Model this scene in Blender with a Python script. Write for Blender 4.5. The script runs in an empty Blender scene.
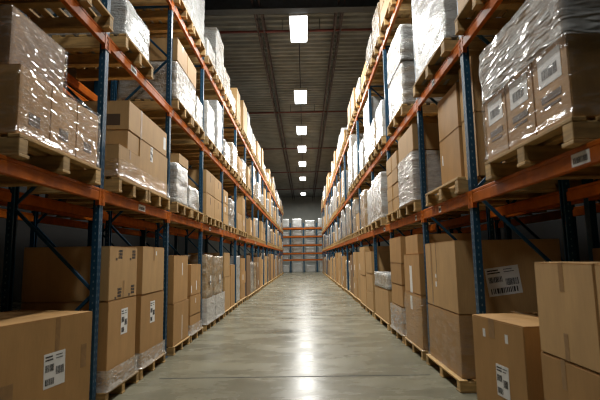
import bpy, bmesh, math, random
from mathutils import Matrix, Vector, noise

random.seed(11)
S = bpy.context.scene
COL = S.collection
PI = math.pi

# ------------------------------------------------------------------ materials
def new_mat(name):
    m = bpy.data.materials.new(name); m.use_nodes = True
    nt = m.node_tree; b = nt.nodes['Principled BSDF']
    return m, nt, b

def nd(nt, kind, **kw):
    n = nt.nodes.new(kind)
    for k, v in kw.items(): setattr(n, k, v)
    return n

def lk(nt, a, b): nt.links.new(a, b)

def coords(nt, scale=(1, 1, 1), src='Object'):
    t = nd(nt, 'ShaderNodeTexCoord'); mp = nd(nt, 'ShaderNodeMapping')
    mp.inputs['Scale'].default_value = scale
    lk(nt, t.outputs[src], mp.inputs['Vector']); return mp.outputs['Vector']

def noise_tex(nt, vec, scale, detail=3, rough=0.55):
    n = nd(nt, 'ShaderNodeTexNoise'); n.inputs['Scale'].default_value = scale
    n.inputs['Detail'].default_value = detail; n.inputs['Roughness'].default_value = rough
    lk(nt, vec, n.inputs['Vector']); return n.outputs['Fac']

def ramp(nt, fac, stops):
    r = nd(nt, 'ShaderNodeValToRGB'); e = r.color_ramp.elements
    while len(e) < len(stops): e.new(0.5)
    for q, (p, c) in zip(e, stops):
        q.position = p; q.color = (c[0], c[1], c[2], 1) if not isinstance(c, (int, float)) else (c, c, c, 1)
    lk(nt, fac, r.inputs['Fac']); return r.outputs['Color']

def bump(nt, b, h, strength=0.2, dist=0.01):
    n = nd(nt, 'ShaderNodeBump'); n.inputs['Strength'].default_value = strength
    n.inputs['Distance'].default_value = dist
    lk(nt, h, n.inputs['Height']); lk(nt, n.outputs['Normal'], b.inputs['Normal']); return n

def mixc(nt, fac, a, b, mode='MIX'):
    m = nd(nt, 'ShaderNodeMix', data_type='RGBA', blend_type=mode)
    if isinstance(fac, (int, float)): m.inputs[0].default_value = fac
    else: lk(nt, fac, m.inputs[0])
    for k, v in ((6, a), (7, b)):
        if isinstance(v, tuple): m.inputs[k].default_value = (v[0], v[1], v[2], 1)
        else: lk(nt, v, m.inputs[k])
    return m.outputs[2]

def simple(name, col, rough=0.5, metal=0.0, var=0.0, scale=8, bmp=0.0, rnd=0.0, vscale=(1, 1, 1)):
    m, nt, b = new_mat(name)
    b.inputs['Roughness'].default_value = rough; b.inputs['Metallic'].default_value = metal
    c = tuple(col)
    v = coords(nt, vscale)
    f = noise_tex(nt, v, scale)
    lo = tuple(x * (1 - var) for x in c); hi = tuple(min(1, x * (1 + var)) for x in c)
    out = ramp(nt, f, [(0.3, lo), (0.7, hi)])
    if rnd:
        oi = nd(nt, 'ShaderNodeObjectInfo')
        g = ramp(nt, oi.outputs['Random'], [(0, 1 - rnd), (1, 1 + rnd * 0.3)])
        out = mixc(nt, 1.0, out, g, 'MULTIPLY')
    lk(nt, out, b.inputs['Base Color'])
    if bmp: bump(nt, b, f, bmp)
    return m

def cardboard(name, col):
    m, nt, b = new_mat(name)
    b.inputs['Roughness'].default_value = 0.62
    b.inputs['Specular IOR Level'].default_value = 0.3
    f = noise_tex(nt, coords(nt, (1.3, 1.3, 0.5)), 3.0, 4)
    g = noise_tex(nt, coords(nt, (60, 60, 3)), 2.0, 2)
    c = ramp(nt, f, [(0.25, tuple(x * 0.84 for x in col)), (0.75, tuple(x * 1.1 for x in col))])
    c = mixc(nt, 0.10, c, ramp(nt, g, [(0.35, 0.25), (0.65, 1.0)]), 'MULTIPLY')
    oi = nd(nt, 'ShaderNodeObjectInfo')
    r = ramp(nt, oi.outputs['Random'], [(0, (0.86, 0.84, 0.80)), (1, (1.06, 1.05, 1.04))])
    lk(nt, mixc(nt, 1.0, c, r, 'MULTIPLY'), b.inputs['Base Color'])
    bump(nt, b, g, 0.05, 0.004)
    return m

M = {}
M['tan'] = cardboard('tan_cardboard', (0.50, 0.314, 0.137))
M['brown'] = cardboard('brown_cardboard', (0.45, 0.260, 0.100))
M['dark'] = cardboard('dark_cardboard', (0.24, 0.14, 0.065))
M['tape'] = simple('packing_tape', (0.30, 0.17, 0.07), 0.28, var=0.12, scale=20)
M['paper'] = simple('label_paper', (0.78, 0.78, 0.76), 0.55, var=0.04)
M['ink'] = simple('printing_ink', (0.03, 0.03, 0.035), 0.6)
M['printbrown'] = simple('carton_print', (0.09, 0.055, 0.03), 0.6)
M['wood'] = simple('pallet_pine', (0.46, 0.290, 0.105), 0.75, var=0.28, scale=5, bmp=0.25, rnd=0.35, vscale=(1, 1, 6))
M['blue'] = simple('upright_blue', (0.008, 0.048, 0.095), 0.45, var=0.2, scale=14)
M['slot'] = simple('slot_grey_blue', (0.10, 0.17, 0.22), 0.5)  # slot marks on the uprights, a paler grey-blue than the post paint
M['orange'] = simple('beam_orange', (0.42, 0.098, 0.007), 0.50, var=0.22, scale=7, bmp=0.03)
M['orange'].node_tree.nodes['Principled BSDF'].inputs['Specular IOR Level'].default_value = 0.14
for q_ in ('blue',): M[q_].node_tree.nodes['Principled BSDF'].inputs['Specular IOR Level'].default_value = 0.25
M['steel'] = simple('galvanised_steel', (0.35, 0.36, 0.37), 0.45, 0.7, var=0.15)
M['black'] = simple('black_strap', (0.015, 0.015, 0.018), 0.4)
M['girder'] = simple('girder_paint', (0.030, 0.036, 0.044), 0.6, var=0.2)
M['redpipe'] = simple('red_pipe', (0.12, 0.022, 0.018), 0.5, var=0.2)
M['joist'] = simple('joist_primer', (0.028, 0.013, 0.013), 0.6, var=0.2)
M['deck'] = simple('roof_deck', (0.180, 0.186, 0.172), 0.55, var=0.25, scale=1.2)
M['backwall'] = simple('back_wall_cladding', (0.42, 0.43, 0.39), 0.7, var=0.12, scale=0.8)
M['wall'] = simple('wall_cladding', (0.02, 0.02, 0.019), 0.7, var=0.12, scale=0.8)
M['housing'] = simple('lamp_housing', (0.5, 0.5, 0.5), 0.5)

def wrapped(name, under, white, lo, hi):
    """cartons tightly wound in milky stretch film: film bands over board"""
    m, nt, b = new_mat(name)
    v = coords(nt, (1.0, 1.0, 3.2)); f = noise_tex(nt, v, 2.6, 5, 0.62)
    v2 = coords(nt, (1.2, 1.2, 7.0)); g = noise_tex(nt, v2, 6.0, 5, 0.68)
    v3 = coords(nt, (4, 4, 4)); h = noise_tex(nt, v3, 5.0, 4, 0.7)
    oi = nd(nt, 'ShaderNodeObjectInfo')
    ad = nd(nt, 'ShaderNodeMath', operation='MULTIPLY_ADD')
    lk(nt, oi.outputs['Random'], ad.inputs[0]); ad.inputs[1].default_value = 0.16
    lk(nt, f, ad.inputs[2])
    fac = ramp(nt, ad.outputs[0], [(lo, 0.0), (hi, 1.0)])
    c = mixc(nt, fac, under, white)
    c = mixc(nt, 0.35, c, ramp(nt, g, [(0.32, 0.35), (0.62, 1.0)]), 'MULTIPLY')
    lk(nt, c, b.inputs['Base Color'])
    b.inputs['Roughness'].default_value = 0.26
    b.inputs['Coat Weight'].default_value = 0.35; b.inputs['Coat Roughness'].default_value = 0.12
    ad2 = nd(nt, 'ShaderNodeMath', operation='ADD'); lk(nt, g, ad2.inputs[0]); lk(nt, h, ad2.inputs[1])
    bump(nt, b, ad2.outputs[0], 0.8, 0.03)
    return m
M['wwhite'] = wrapped('white_stretch_wrap', (0.34, 0.28, 0.20), (0.46, 0.47, 0.46), 0.32, 0.60)
M['wgrey'] = wrapped('grey_stretch_wrap', (0.27, 0.21, 0.14), (0.44, 0.44, 0.42), 0.40, 0.72)
M['wbrown'] = wrapped('brown_stretch_wrap', (0.34, 0.22, 0.10), (0.52, 0.48, 0.40), 0.48, 0.85)

def film(name, lo, hi, fmin, fmax, gloss):
    """clear stretch film: mostly see-through, milky where it is folded, glinting where it is creased"""
    m = bpy.data.materials.new(name); m.use_nodes = True; nt = m.node_tree
    nt.nodes.clear()
    out = nd(nt, 'ShaderNodeOutputMaterial')
    f = noise_tex(nt, coords(nt, (1.0, 1.0, 2.6)), 5.0, 5, 0.65)
    g = nd(nt, 'ShaderNodeTexNoise'); g.noise_type = 'RIDGED_MULTIFRACTAL'
    g.inputs['Scale'].default_value = 4.3; g.inputs['Detail'].default_value = 4; g.inputs['Distortion'].default_value = 0.6
    lk(nt, coords(nt, (1.1, 1.1, 4.6)), g.inputs['Vector'])
    fac = ramp(nt, f, [(lo, fmin), (hi, fmax)])
    bp = nd(nt, 'ShaderNodeBump'); bp.inputs['Strength'].default_value = 1.0; bp.inputs['Distance'].default_value = 0.022
    lk(nt, g.outputs['Fac'], bp.inputs['Height'])
    tr = nd(nt, 'ShaderNodeBsdfTransparent')
    df = nd(nt, 'ShaderNodeBsdfDiffuse'); df.inputs[0].default_value = (0.60, 0.60, 0.58, 1)
    lk(nt, bp.outputs['Normal'], df.inputs['Normal'])
    gl = nd(nt, 'ShaderNodeBsdfGlossy'); gl.inputs[0].default_value = (1, 1, 1, 1); gl.inputs['Roughness'].default_value = 0.13
    lk(nt, bp.outputs['Normal'], gl.inputs['Normal'])
    m1 = nd(nt, 'ShaderNodeMixShader'); lk(nt, fac, m1.inputs[0]); lk(nt, tr.outputs[0], m1.inputs[1]); lk(nt, df.outputs[0], m1.inputs[2])
    m2 = nd(nt, 'ShaderNodeMixShader'); m2.inputs[0].default_value = gloss; lk(nt, m1.outputs[0], m2.inputs[1]); lk(nt, gl.outputs[0], m2.inputs[2])
    lk(nt, m2.outputs[0], out.inputs['Surface'])
    return m
M['film'] = film('clear_film', 0.48, 0.74, 0.0, 0.26, 0.14)
M['filmthin'] = film('thin_film', 0.45, 0.72, 0.0, 0.22, 0.06)
M['filmdense'] = film('dense_film', 0.30, 0.62, 0.45, 0.92, 0.14)
M['filmwhite'] = film('milky_film', 0.34, 0.64, 0.15, 0.70, 0.16)

def concrete():
    m, nt, b = new_mat('polished_concrete')
    v = coords(nt)
    f = noise_tex(nt, v, 0.55, 6, 0.6)
    g = noise_tex(nt, coords(nt, (0.8, 1.5, 1)), 1.3, 7, 0.60)
    c = ramp(nt, f, [(0.3, (0.150, 0.141, 0.098)), (0.7, (0.255, 0.240, 0.172))])
    c = mixc(nt, 0.65, c, ramp(nt, g, [(0.34, 0.5), (0.64, 1.0)]), 'MULTIPLY')
    lk(nt, c, b.inputs['Base Color'])
    r = ramp(nt, g, [(0.3, 0.18), (0.7, 0.36)])
    lk(nt, r, b.inputs['Roughness'])
    b.inputs['Specular IOR Level'].default_value = 0.5; b.inputs['IOR'].default_value = 1.15
    h = noise_tex(nt, coords(nt, (1, 1, 1)), 7.0, 3)
    bump(nt, b, h, 0.05, 0.02)
    return m
M['floor'] = concrete()

def emitter(name, col, s):
    m = bpy.data.materials.new(name); m.use_nodes = True; nt = m.node_tree; nt.nodes.clear()
    o = nd(nt, 'ShaderNodeOutputMaterial'); e = nd(nt, 'ShaderNodeEmission')
    e.inputs[0].default_value = (*col, 1); e.inputs[1].default_value = s
    lk(nt, e.outputs[0], o.inputs[0]); return m
M['lamp'] = emitter('lamp_diffuser', (0.96, 0.99, 1.0), 9.0)

# ------------------------------------------------------------------ mesh helpers
class MB:
    def __init__(s): s.v = []; s.f = []; s.mi = []
    def quad(s, pts, mi=0):
        n = len(s.v); s.v += [tuple(p) for p in pts]; s.f.append(tuple(range(n, n + len(pts)))); s.mi.append(mi)
    def box(s, x0, x1, y0, y1, z0, z1, mi=0, M4=None):
        n = len(s.v)
        p = [(x, y, z) for z in (z0, z1) for y in (y0, y1) for x in (x0, x1)]
        if M4: p = [tuple(M4 @ Vector(q)) for q in p]
        s.v += p
        for q in ((0, 2, 3, 1), (4, 5, 7, 6), (0, 1, 5, 4), (2, 6, 7, 3), (0, 4, 6, 2), (1, 3, 7, 5)):
            s.f.append(tuple(n + i for i in q)); s.mi.append(mi)
        return s
    def bar(s, a, b, w, h, mi=0):
        a = Vector(a); b = Vector(b); d = b - a; L = d.length
        q = d.to_track_quat('Y', 'Z').to_matrix().to_4x4()
        return s.box(-w / 2, w / 2, 0, L, -h / 2, h / 2, mi, Matrix.Translation(a) @ q)
    def mesh(s, name, mats, bevel=0.0, seg=1, smooth=False):
        me = bpy.data.meshes.new(name); me.from_pydata(s.v, [], s.f)
        for m in mats: me.materials.append(m)
        for p, k in zip(me.polygons, s.mi): p.material_index = k; p.use_smooth = smooth
        if bevel:
            bm = bmesh.new(); bm.from_mesh(me)
            bmesh.ops.bevel(bm, geom=bm.edges[:], offset=bevel, segments=seg, affect='EDGES', clamp_overlap=True)
            bm.to_mesh(me); bm.free()
        me.update(); return me

def link(name, data, parent=None, loc=(0, 0, 0), rz=0.0):
    o = bpy.data.objects.new(name, data); COL.objects.link(o)
    o.location = loc; o.rotation_euler = (0, 0, rz)
    if parent: o.parent = parent
    return o

def tag(o, label, cat, group=None):
    o['label'] = label; o['category'] = cat
    if group: o['group'] = group
    return o

def struct(name, me):
    o = link(name, me); o['kind'] = 'structure'; return o

ORD = ['first', 'second', 'third', 'fourth', 'fifth', 'sixth', 'seventh', 'eighth', 'ninth', 'tenth', 'eleventh', 'twelfth',
       'thirteenth', 'fourteenth', 'fifteenth', 'sixteenth', 'seventeenth', 'eighteenth', 'nineteenth']
LEVN = ['floor level', 'first shelf', 'second shelf', 'top shelf']

# ------------------------------------------------------------------ layout of the two racks
SIDE = {
    'left': dict(sg=-1, xf=2.27, xr=3.30, lv=[0.0, 2.36, 4.18, 6.12], post=[2.53 + 2.528 * k for k in range(19)], load=2.20),
    'right': dict(sg=1, xf=1.82, xr=2.88, lv=[0.0, 2.25, 4.01, 6.32],
                  post=[2.45, 4.97, 7.02, 9.73, 12.12, 15.02] + [17.6 + 2.53 * k for k in range(13)], load=1.76),
}
NB = 18

# ------------------------------------------------------------------ rack parts (local: +x towards the aisle, +y as the world)
def post_mesh(h, slots):
    mb = MB()
    mb.box(-0.070, 0.0, -0.045, -0.041, 0, h).box(-0.070, 0.0, 0.041, 0.045, 0, h).box(-0.004, 0.0, -0.041, 0.041, 0, h)
    mb.box(-0.070, -0.066, -0.041, -0.022, 0, h).box(-0.070, -0.066, 0.022, 0.041, 0, h)
    if slots:
        z = 0.12
        while z < h - 0.05:
            for y in (-0.022, 0.022): mb.box(-0.001, 0.0012, y - 0.006, y + 0.006, z, z + 0.030, 1)
            for s in (-1, 1): mb.box(-0.040, -0.028, s * 0.045 - 0.001, s * 0.045 + 0.001, z, z + 0.022, 1)
            z += 0.075
    return mb.mesh('upright_post', [M['blue'], M['slot']])

def beam_mesh(L):
    mb = MB()
    mb.box(-0.050, 0.0, 0.047, L - 0.047, -0.14, -0.035).box(-0.032, 0.0, 0.047, L - 0.047, -0.0355, 0.0)
    return mb.mesh('shelf_beam', [M['orange']], 0.006)

def connector_mesh():
    mb = MB()
    mb.box(-0.002, 0.004, 0.003, 0.075, -0.19, -0.003).box(-0.05, 0.002, 0.0475, 0.053, -0.19, -0.003)
    for z in (-0.17, -0.11, -0.05): mb.box(0.004, 0.009, 0.012, 0.026, z, z + 0.025)
    return mb.mesh('beam_connector', [M['orange']], 0.002)

_c = {}
def cached(key, fn):
    if key not in _c: _c[key] = fn()
    return _c[key]

def loc_label_mesh(w=0.20, h=0.085):
    mb = MB(); mb.box(0.0, 0.0015, -w / 2, w / 2, -h / 2, h / 2); return mb.mesh('location_label', [M['paper']])
def bars_mesh(w, h, seed, rows=1, thick=0.0012, off=0.0015):
    r = random.Random(seed); mb = MB()
    for k in range(rows):
        z0 = -h / 2 + h * k / rows; z1 = z0 + h / rows * 0.78; y = -w / 2
        while y < w / 2 - 0.004:
            b = r.choice((0.004, 0.006, 0.010)) * max(1, w / 0.15); g = r.choice((0.004, 0.007)) * max(1, w / 0.15)
            mb.box(off, off + thick, y, min(w / 2, y + b), z0, z1); y += b + g
    return mb.mesh('barcode', [M['ink']])

def rack_bay(side, i, xo=0.0, rear=False):
    d = SIDE[side]; sg = d['sg']; y0, y1 = d['post'][i], d['post'][i + 1]; L = round(y1 - y0, 3)
    rz = 0.0 if sg < 0 else PI
    # local frame: x to the aisle; for the right rack local y runs backwards
    dep = d['xr'] - d['xf']; near = i < 6 and not rear
    root = link('pallet_rack', None, None, (sg * (d['xf'] + xo), y0, 0), rz)
    if rear:
        tag(root, f'{ORD[i]} bay of the shadowed rear pallet rack standing behind the {side} rack', 'rack', f'rear rack bays behind the {side} rack')
    else:
        tag(root, f'{ORD[i]} bay from the front of the blue and orange pallet rack, {side} of the aisle', 'rack', f'pallet rack bays on the {side}')
    sy = 1 if sg < 0 else -1
    H = d['lv'][3] + 0.14
    pm = cached(('post', H, near), lambda: post_mesh(H, near))
    ends = [0.0] + ([L] if i == NB - 1 else [])
    for e in ends:
        link('front_post', pm, root, (0, sy * e, 0))
        o = link('rear_post', pm, root, (-dep, sy * e, 0), PI)
        for x in (-0.035, -dep + 0.035):
            fm = cached('foot', lambda: MB().box(-0.06, 0.06, -0.065, 0.065, 0, 0.008).mesh('base_plate', [M['blue']], 0.002))
            if near: link('base_plate', fm, root, (x, sy * e, 0))
        # lattice
        def lattice():
            out = []
            zs = [0.25 + k * (H - 0.5) / 6 for k in range(7)]
            for k, z in enumerate(zs):
                if k in (0, 6): out.append(MB().bar((-0.068, 0, z), (-dep + 0.068, 0, z), 0.030, 0.040).mesh('brace', [M['blue']], 0.003))
                if k < 6:
                    a, b = (-0.068, -dep + 0.068) if (k % 2 == 0) != (side == 'left') else (-dep + 0.068, -0.068)
                    out.append(MB().bar((a, 0, z + 0.03), (b, 0, zs[k + 1] - 0.03), 0.028, 0.036).mesh('brace', [M['blue']], 0.003))
            return out
        if i < 10:
            for bmh in cached(('lat', side), lattice): link('brace', bmh, root, (0, sy * e, 0))
        else:
            def one():
                mb = MB(); zs = [0.25 + k * (H - 0.5) / 6 for k in range(7)]
                for k, z in enumerate(zs):
                    if k in (0, 6): mb.bar((-0.068, 0, z), (-dep + 0.068, 0, z), 0.030, 0.040)
                    if k < 6:
                        a, b = (-0.068, -dep + 0.068) if (k % 2 == 0) != (side == 'left') else (-dep + 0.068, -0.068)
                        mb.bar((a, 0, z + 0.03), (b, 0, zs[k + 1] - 0.03), 0.028, 0.036)
                return mb.mesh('lattice', [M['blue']])
            link('brace', cached(('lat1', side), one), root, (0, sy * e, 0))
    bmh = cached(('beam', L), lambda: beam_mesh(L)); cm = cached('conn', connector_mesh)
    for lv in d['lv'][1:]:
        for fr in (1, 0):
            b = link('shelf_beam', bmh, root, (0.0045 if fr else -dep - 0.0045, (0 if (sy > 0) == bool(fr) else sy * L), lv), 0 if fr else PI)
            # beam local y must run along the bay
            if fr and sy < 0: b.location.y = -L
            if not fr: b.location.y = L if sy > 0 else 0
            if fr and i < 9 and not rear:
                link('beam_connector', cm, b, (0, 0, 0)); c2 = link('beam_connector', cm, b, (0.0, L, 0)); c2.scale = (1, -1, 1)
                if not (side == 'left' and i == 0 and lv < 3) and (i + int(lv)) % 2 == 1 or (i < 3 and lv < 3 and side == 'right'):
                    p = 0.32 if side == 'left' else 0.72
                    w = 0.20
                    if side == 'left' and i == 1 and lv < 3: p = 0.50; w = 0.26
                    if side == 'right' and i == 0: p = 0.80
                    if side == 'right' and i == 1: p = 0.45; w = 0.10
                    if side == 'right' and i == 2: p = 0.85; w = 0.10
                    t = link('location_label', cached(('ll', w), lambda: loc_label_mesh(w)), b, (0.0005, p * L, -0.082))
                    link('barcode', cached(('bl', w), lambda: bars_mesh(w * 0.8, 0.05, 5)), t)
    return root

for side in SIDE:
    for i in range(NB): rack_bay(side, i)
for side in SIDE:
    for i in range(5): rack_bay(side, i, 1.25, True)

# ------------------------------------------------------------------ pallets
W_P, D_P, H_P = 1.10, 1.10, 0.135
def pallet_parts():
    top = MB(); n = 7
    for k in range(n):
        x = -D_P / 2 + 0.05 + k * (D_P - 0.10) / (n - 1); top.box(x - 0.048, x + 0.048, -W_P / 2, W_P / 2, 0.113, 0.135)
    bot = MB()
    bot.box(-D_P / 2, D_P / 2, -0.053, 0.053, 0, 0.020)
    st = MB().box(-D_P / 2 + 0.004, D_P / 2 - 0.004, -0.045, 0.045, 0.0205, 0.1125)
    return [('top_deck', top.mesh('top_deck', [M['wood']], 0.003), (0, 0, 0))] + \
        [('bottom_board', s, (0, y, 0)) for s in [bot.mesh('bottom_board', [M['wood']], 0.003)] for y in (-W_P / 2 + 0.053, 0, W_P / 2 - 0.053)] + \
        [('stringer', s, (0, y, 0)) for s in [st.mesh('stringer', [M['wood']], 0.004)] for y in (-W_P / 2 + 0.046, 0, W_P / 2 - 0.046)]
PAL = pallet_parts()
def pallet_single():
    mb = MB(); n = 7
    for k in range(n):
        x = -D_P / 2 + 0.05 + k * (D_P - 0.10) / (n - 1); mb.box(x - 0.048, x + 0.048, -W_P / 2, W_P / 2, 0.113, 0.135)
    for y in (-W_P / 2 + 0.053, 0, W_P / 2 - 0.053): mb.box(-D_P / 2, D_P / 2, y - 0.053, y + 0.053, 0, 0.020)
    for y in (-W_P / 2 + 0.046, 0, W_P / 2 - 0.046): mb.box(-D_P / 2 + 0.004, D_P / 2 - 0.004, y - 0.045, y + 0.045, 0.020, 0.113)
    return mb.mesh('wooden_pallet', [M['wood']])
PAL1 = pallet_single()

def frame_of(side):
    d = SIDE[side]; return d['sg'], (0.0 if d['sg'] < 0 else PI)

def pallet(side, lev, i, slot, y0, y1, where, xo=0.0, what='load', rear=False):
    d = SIDE[side]; sg, rz = frame_of(side); w = y1 - y0
    x = sg * (d['load'] - 0.025 + D_P / 2 + xo); z = d['lv'][lev] + (0.0005 if lev else 0.0)
    sc = (1, w / W_P, 1.33 if lev else 1)
    if i <= 6 and not rear:
        r = link('wooden_pallet', None, None, (x, (y0 + y1) / 2, z), rz); r.scale = sc
        for n, me, l in PAL: link(n, me, r, l)
    else:
        r = link('wooden_pallet', PAL1, None, (x, (y0 + y1) / 2, z), rz); r.scale = sc
    tag(r, (f'wooden pallet in shadow, {where}' if rear else f'wooden pallet under {what}, {where}'), 'pallet', f'wooden pallets on the {side} rack')
    return r

# ------------------------------------------------------------------ cartons
CARTONS = []
def carton_mesh(d, w, h, mat, detailed):
    mb = MB(); mb.box(-d / 2, d / 2, -w / 2, w / 2, 0, h - 0.004)
    me = mb.mesh('carton', [M[mat]], 0.007 if detailed else 0.0, 2)
    bm = bmesh.new(); bm.from_mesh(me)
    def b(x0, x1, y0, y1, z0, z1):
        r = bmesh.ops.create_cube(bm, size=1.0, matrix=Matrix.Translation(((x0 + x1) / 2, (y0 + y1) / 2, (z0 + z1) / 2)) @ Matrix.Diagonal((x1 - x0, y1 - y0, z1 - z0, 1)))
    g = 0.003                                   # the two long top flaps and the gap between them
    b(-d / 2 + 0.004, d / 2 - 0.004, -w / 2 + 0.004, -g, h - 0.005, h); b(-d / 2 + 0.004, d / 2 - 0.004, g, w / 2 - 0.004, h - 0.005, h)
    bm.to_mesh(me); bm.free(); return me

class Face:
    """places thin stuff on a carton face; 'a' looks to the aisle, 'n' looks back to the front of the hall"""
    def __init__(s, o, d, w, h, sg): s.o, s.d, s.w, s.h, s.sg = o, d, w, h, sg
    def put(s, name, me, face, u, v, tilt=0.0, off=0.0):
        """u: 0 = far end .. 1 = near end on 'a'; 0 = aisle end .. 1 = deep end on 'n'.  v: 0 bottom .. 1 top"""
        o = link(name, me, s.o); ny = -1 if s.sg < 0 else 1
        if face == 'a':
            o.location = (s.d / 2 + off, ny * (u - 0.5) * s.w, v * s.h); o.rotation_euler = (tilt, 0, 0)
        else:
            o.location = (s.d / 2 - u * s.d, ny * (s.w / 2 + off), v * s.h); o.rotation_euler = (tilt, 0, ny * PI / 2)
        return o

def slab(w, h, mat, t=0.0012):
    return MB().box(0, t, -w / 2, w / 2, -h / 2, h / 2).mesh('slab', [M[mat]])

_n = [0]
def ship_label(F, face, u, v, w, h, tilt=0.0):
    _n[0] += 1
    l = F.put('shipping_label', slab(w, h, 'paper', 0.0015), face, u, v, tilt); l['label'] = 'white paper shipping label'
    r = random.Random(_n[0])
    def at(name, me, y, z): link(name, me, l, (0, y * w, z * h))
    at('barcode', bars_mesh(w * 0.40, h * 0.26, r.random()), -0.23, 0.10)
    at('barcode', bars_mesh(w * 0.38, h * 0.30, r.random()), 0.25, -0.02)
    at('barcode', bars_mesh(w * (0.42 if h > w else 0.80), h * 0.24, r.random()), -0.22 if h > w else -0.02, -0.30)
    mb = MB()
    for k in range(2):                           # two rows of fine print, too small to read
        z = h * (0.40 - 0.09 * k)
        mb.box(0.0015, 0.0024, -w * 0.44, -w * 0.44 + w * r.uniform(0.30, 0.42), z - h * 0.022, z + h * 0.022)
        mb.box(0.0015, 0.0024, w * 0.05, w * (0.05 + r.uniform(0.25, 0.38)), z - h * 0.012, z + h * 0.012)
    link('printed_lines', mb.mesh('printed_lines', [M['ink']]), l)
    return l

def carton(side, y0, y1, z0, z1, label, mat='brown', depth=1.02, xin=0.0, rot=0.0, det=False, xo=0.0, tape=None, group=None, name='cardboard_carton', jit=True):
    d = SIDE[side]; sg, rz = frame_of(side)
    w, h = y1 - y0, z1 - z0
    if jit: rot += random.uniform(-0.008, 0.008); xin += random.uniform(0, 0.012)
    o = link(name, carton_mesh(depth, w, h, mat, det), None, (sg * (d['load'] + xin + depth / 2 + xo), (y0 + y1) / 2, z0), rz + rot)
    tag(o, label, 'carton', group or f'cartons on the {side} rack')
    F = Face(o, depth, w, h, sg)
    if tape == 'a' or tape == 'both':            # tape along the top seam folded down the near/far ends runs on y: seam along x -> ends on the aisle face
        t = F.put('tape', slab(0.055, min(0.22, h * 0.3), 'tape'), 'a', 0.5, 1 - min(0.22, h * 0.3) / 2 / h)
        MBt = MB().box(-depth, 0, -0.0275, 0.0275, 0, 0.0012).mesh('top_tape', [M['tape']])
        k = link('top_tape', MBt, t, (0.0, 0, min(0.22, h * 0.3) / 2 + 0.0003))
    CARTONS.append((o, F)); return o, F

# ------------------------------------------------------------------ stretch-wrapped loads and films
def lattice_box(d, w, h, step, amp, rows, flare, seed, top=True, mats=None, freq=3.0):
    bm = bmesh.new()
    nx, ny, nz = max(2, int(d / step)), max(2, int(w / step)), max(2, int(h / step))
    idx = {}
    def V(i, j, k):
        if (i, j, k) in idx: return idx[(i, j, k)]
        x, y, z = -d / 2 + d * i / nx, -w / 2 + w * j / ny, h * k / nz
        p = Vector((x, y, z)); q = p * freq + Vector((seed * 7.3, seed * 3.1, 0)); q.z *= 1.7
        n = Vector((1.0 * (i == nx) - (i == 0), 1.0 * (j == ny) - (j == 0), 1.0 * (k == nz)))
        a = amp * (noise.noise(q) + 0.6 * noise.noise(q * 2.7))
        if i in (0, nx) and j in (0, ny): a -= amp * 0.7                 # film pulled tight round the corners
        if rows:
            t = (z / h * rows) % 1.0; e = min(t, 1 - t)
            if e < 0.12 and 0 < k < nz: a -= 0.010
        if flare and k == 0: a += flare
        if k == nz: n.z *= 0.4
        idx[(i, j, k)] = bm.verts.new(p + n * a); return idx[(i, j, k)]
    def q(a, b, c, e): bm.faces.new((a, b, c, e))
    for k in range(nz):
        for j in range(ny):
            q(V(nx, j, k), V(nx, j + 1, k), V(nx, j + 1, k + 1), V(nx, j, k + 1)); q(V(0, j + 1, k), V(0, j, k), V(0, j, k + 1), V(0, j + 1, k + 1))
        for i in range(nx):
            q(V(i, 0, k), V(i + 1, 0, k), V(i + 1, 0, k + 1), V(i, 0, k + 1)); q(V(i + 1, ny, k), V(i, ny, k), V(i, ny, k + 1), V(i + 1, ny, k + 1))
    if top:
        for i in range(nx):
            for j in range(ny): q(V(i, j, nz), V(i + 1, j, nz), V(i + 1, j + 1, nz), V(i, j + 1, nz))
        for i in range(nx):
            for j in range(ny): q(V(i, j, 0), V(i, j + 1, 0), V(i + 1, j + 1, 0), V(i + 1, j, 0))
    me = bpy.data.meshes.new('wrap'); bm.to_mesh(me); bm.free()
    for p in me.polygons: p.use_smooth = True
    for m in mats: me.materials.append(m)
    return me

FARW = {}
def wrapped_load(side, y0, y1, z0, z1, label, mat='wwhite', depth=1.06, rows=3, near=False, strap=False, tag_u=None, xo=0.0):
    d = SIDE[side]; sg, rz = frame_of(side); w, h = y1 - y0, z1 - z0
    loc = (sg * (d['load'] + 0.01 + depth / 2 + xo), (y0 + y1) / 2, z0)
    if near:
        me = lattice_box(depth, w, h, 0.055, 0.014, rows, 0.012, random.random() * 9, True, [M[mat]])
        o = link('wrapped_load', me, None, loc, rz)
        F = Face(o, depth, w, h, sg)
        if tag_u is not None:
            l = F.put('load_tag', slab(0.14, 0.20, 'paper', 0.002), 'a', tag_u, 0.62, 0, 0.018); l['label'] = 'white paper load tag'
            link('barcode', bars_mesh(0.10, 0.06, 3), l, (0.001, 0, -0.04))
        if strap:
            for u in (0.3, 0.7):
                F.put('strap', slab(0.022, h, 'black', 0.003), 'a', u, 0.5, 0, 0.016)
    else:
        v = random.randrange(3); key = (mat, rows, v)
        if key not in FARW: FARW[key] = lattice_box(1, 1, 1, 0.12, 0.016, rows, 0.01, v * 1.7, True, [M[mat]])
        o = link('wrapped_load', FARW[key], None, loc, rz); o.scale = (depth, w, h)
    tag(o, label, 'wrapped load', f'stretch wrapped loads on the {side} rack')
    return o

def film_shell(side, y0, y1, z0, z1, label, depth=1.04, mat='film', flare=0.02, amp=0.007, xin=0.0, g=0.026):
    d = SIDE[side]; sg, rz = frame_of(side)
    me = lattice_box(depth + 2 * g, y1 - y0 + 2 * g, z1 - z0, 0.045, amp, 0, flare, random.random() * 9, False, [M[mat]], 4.0)
    o = link('stretch_film', me, None, (sg * (d['load'] + xin + depth / 2), (y0 + y1) / 2, z0), rz)
    tag(o, label, 'stretch film', f'clear film on the {side} rack loads'); return o

USED = set()
def bx(lev, z): return SIDE

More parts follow.
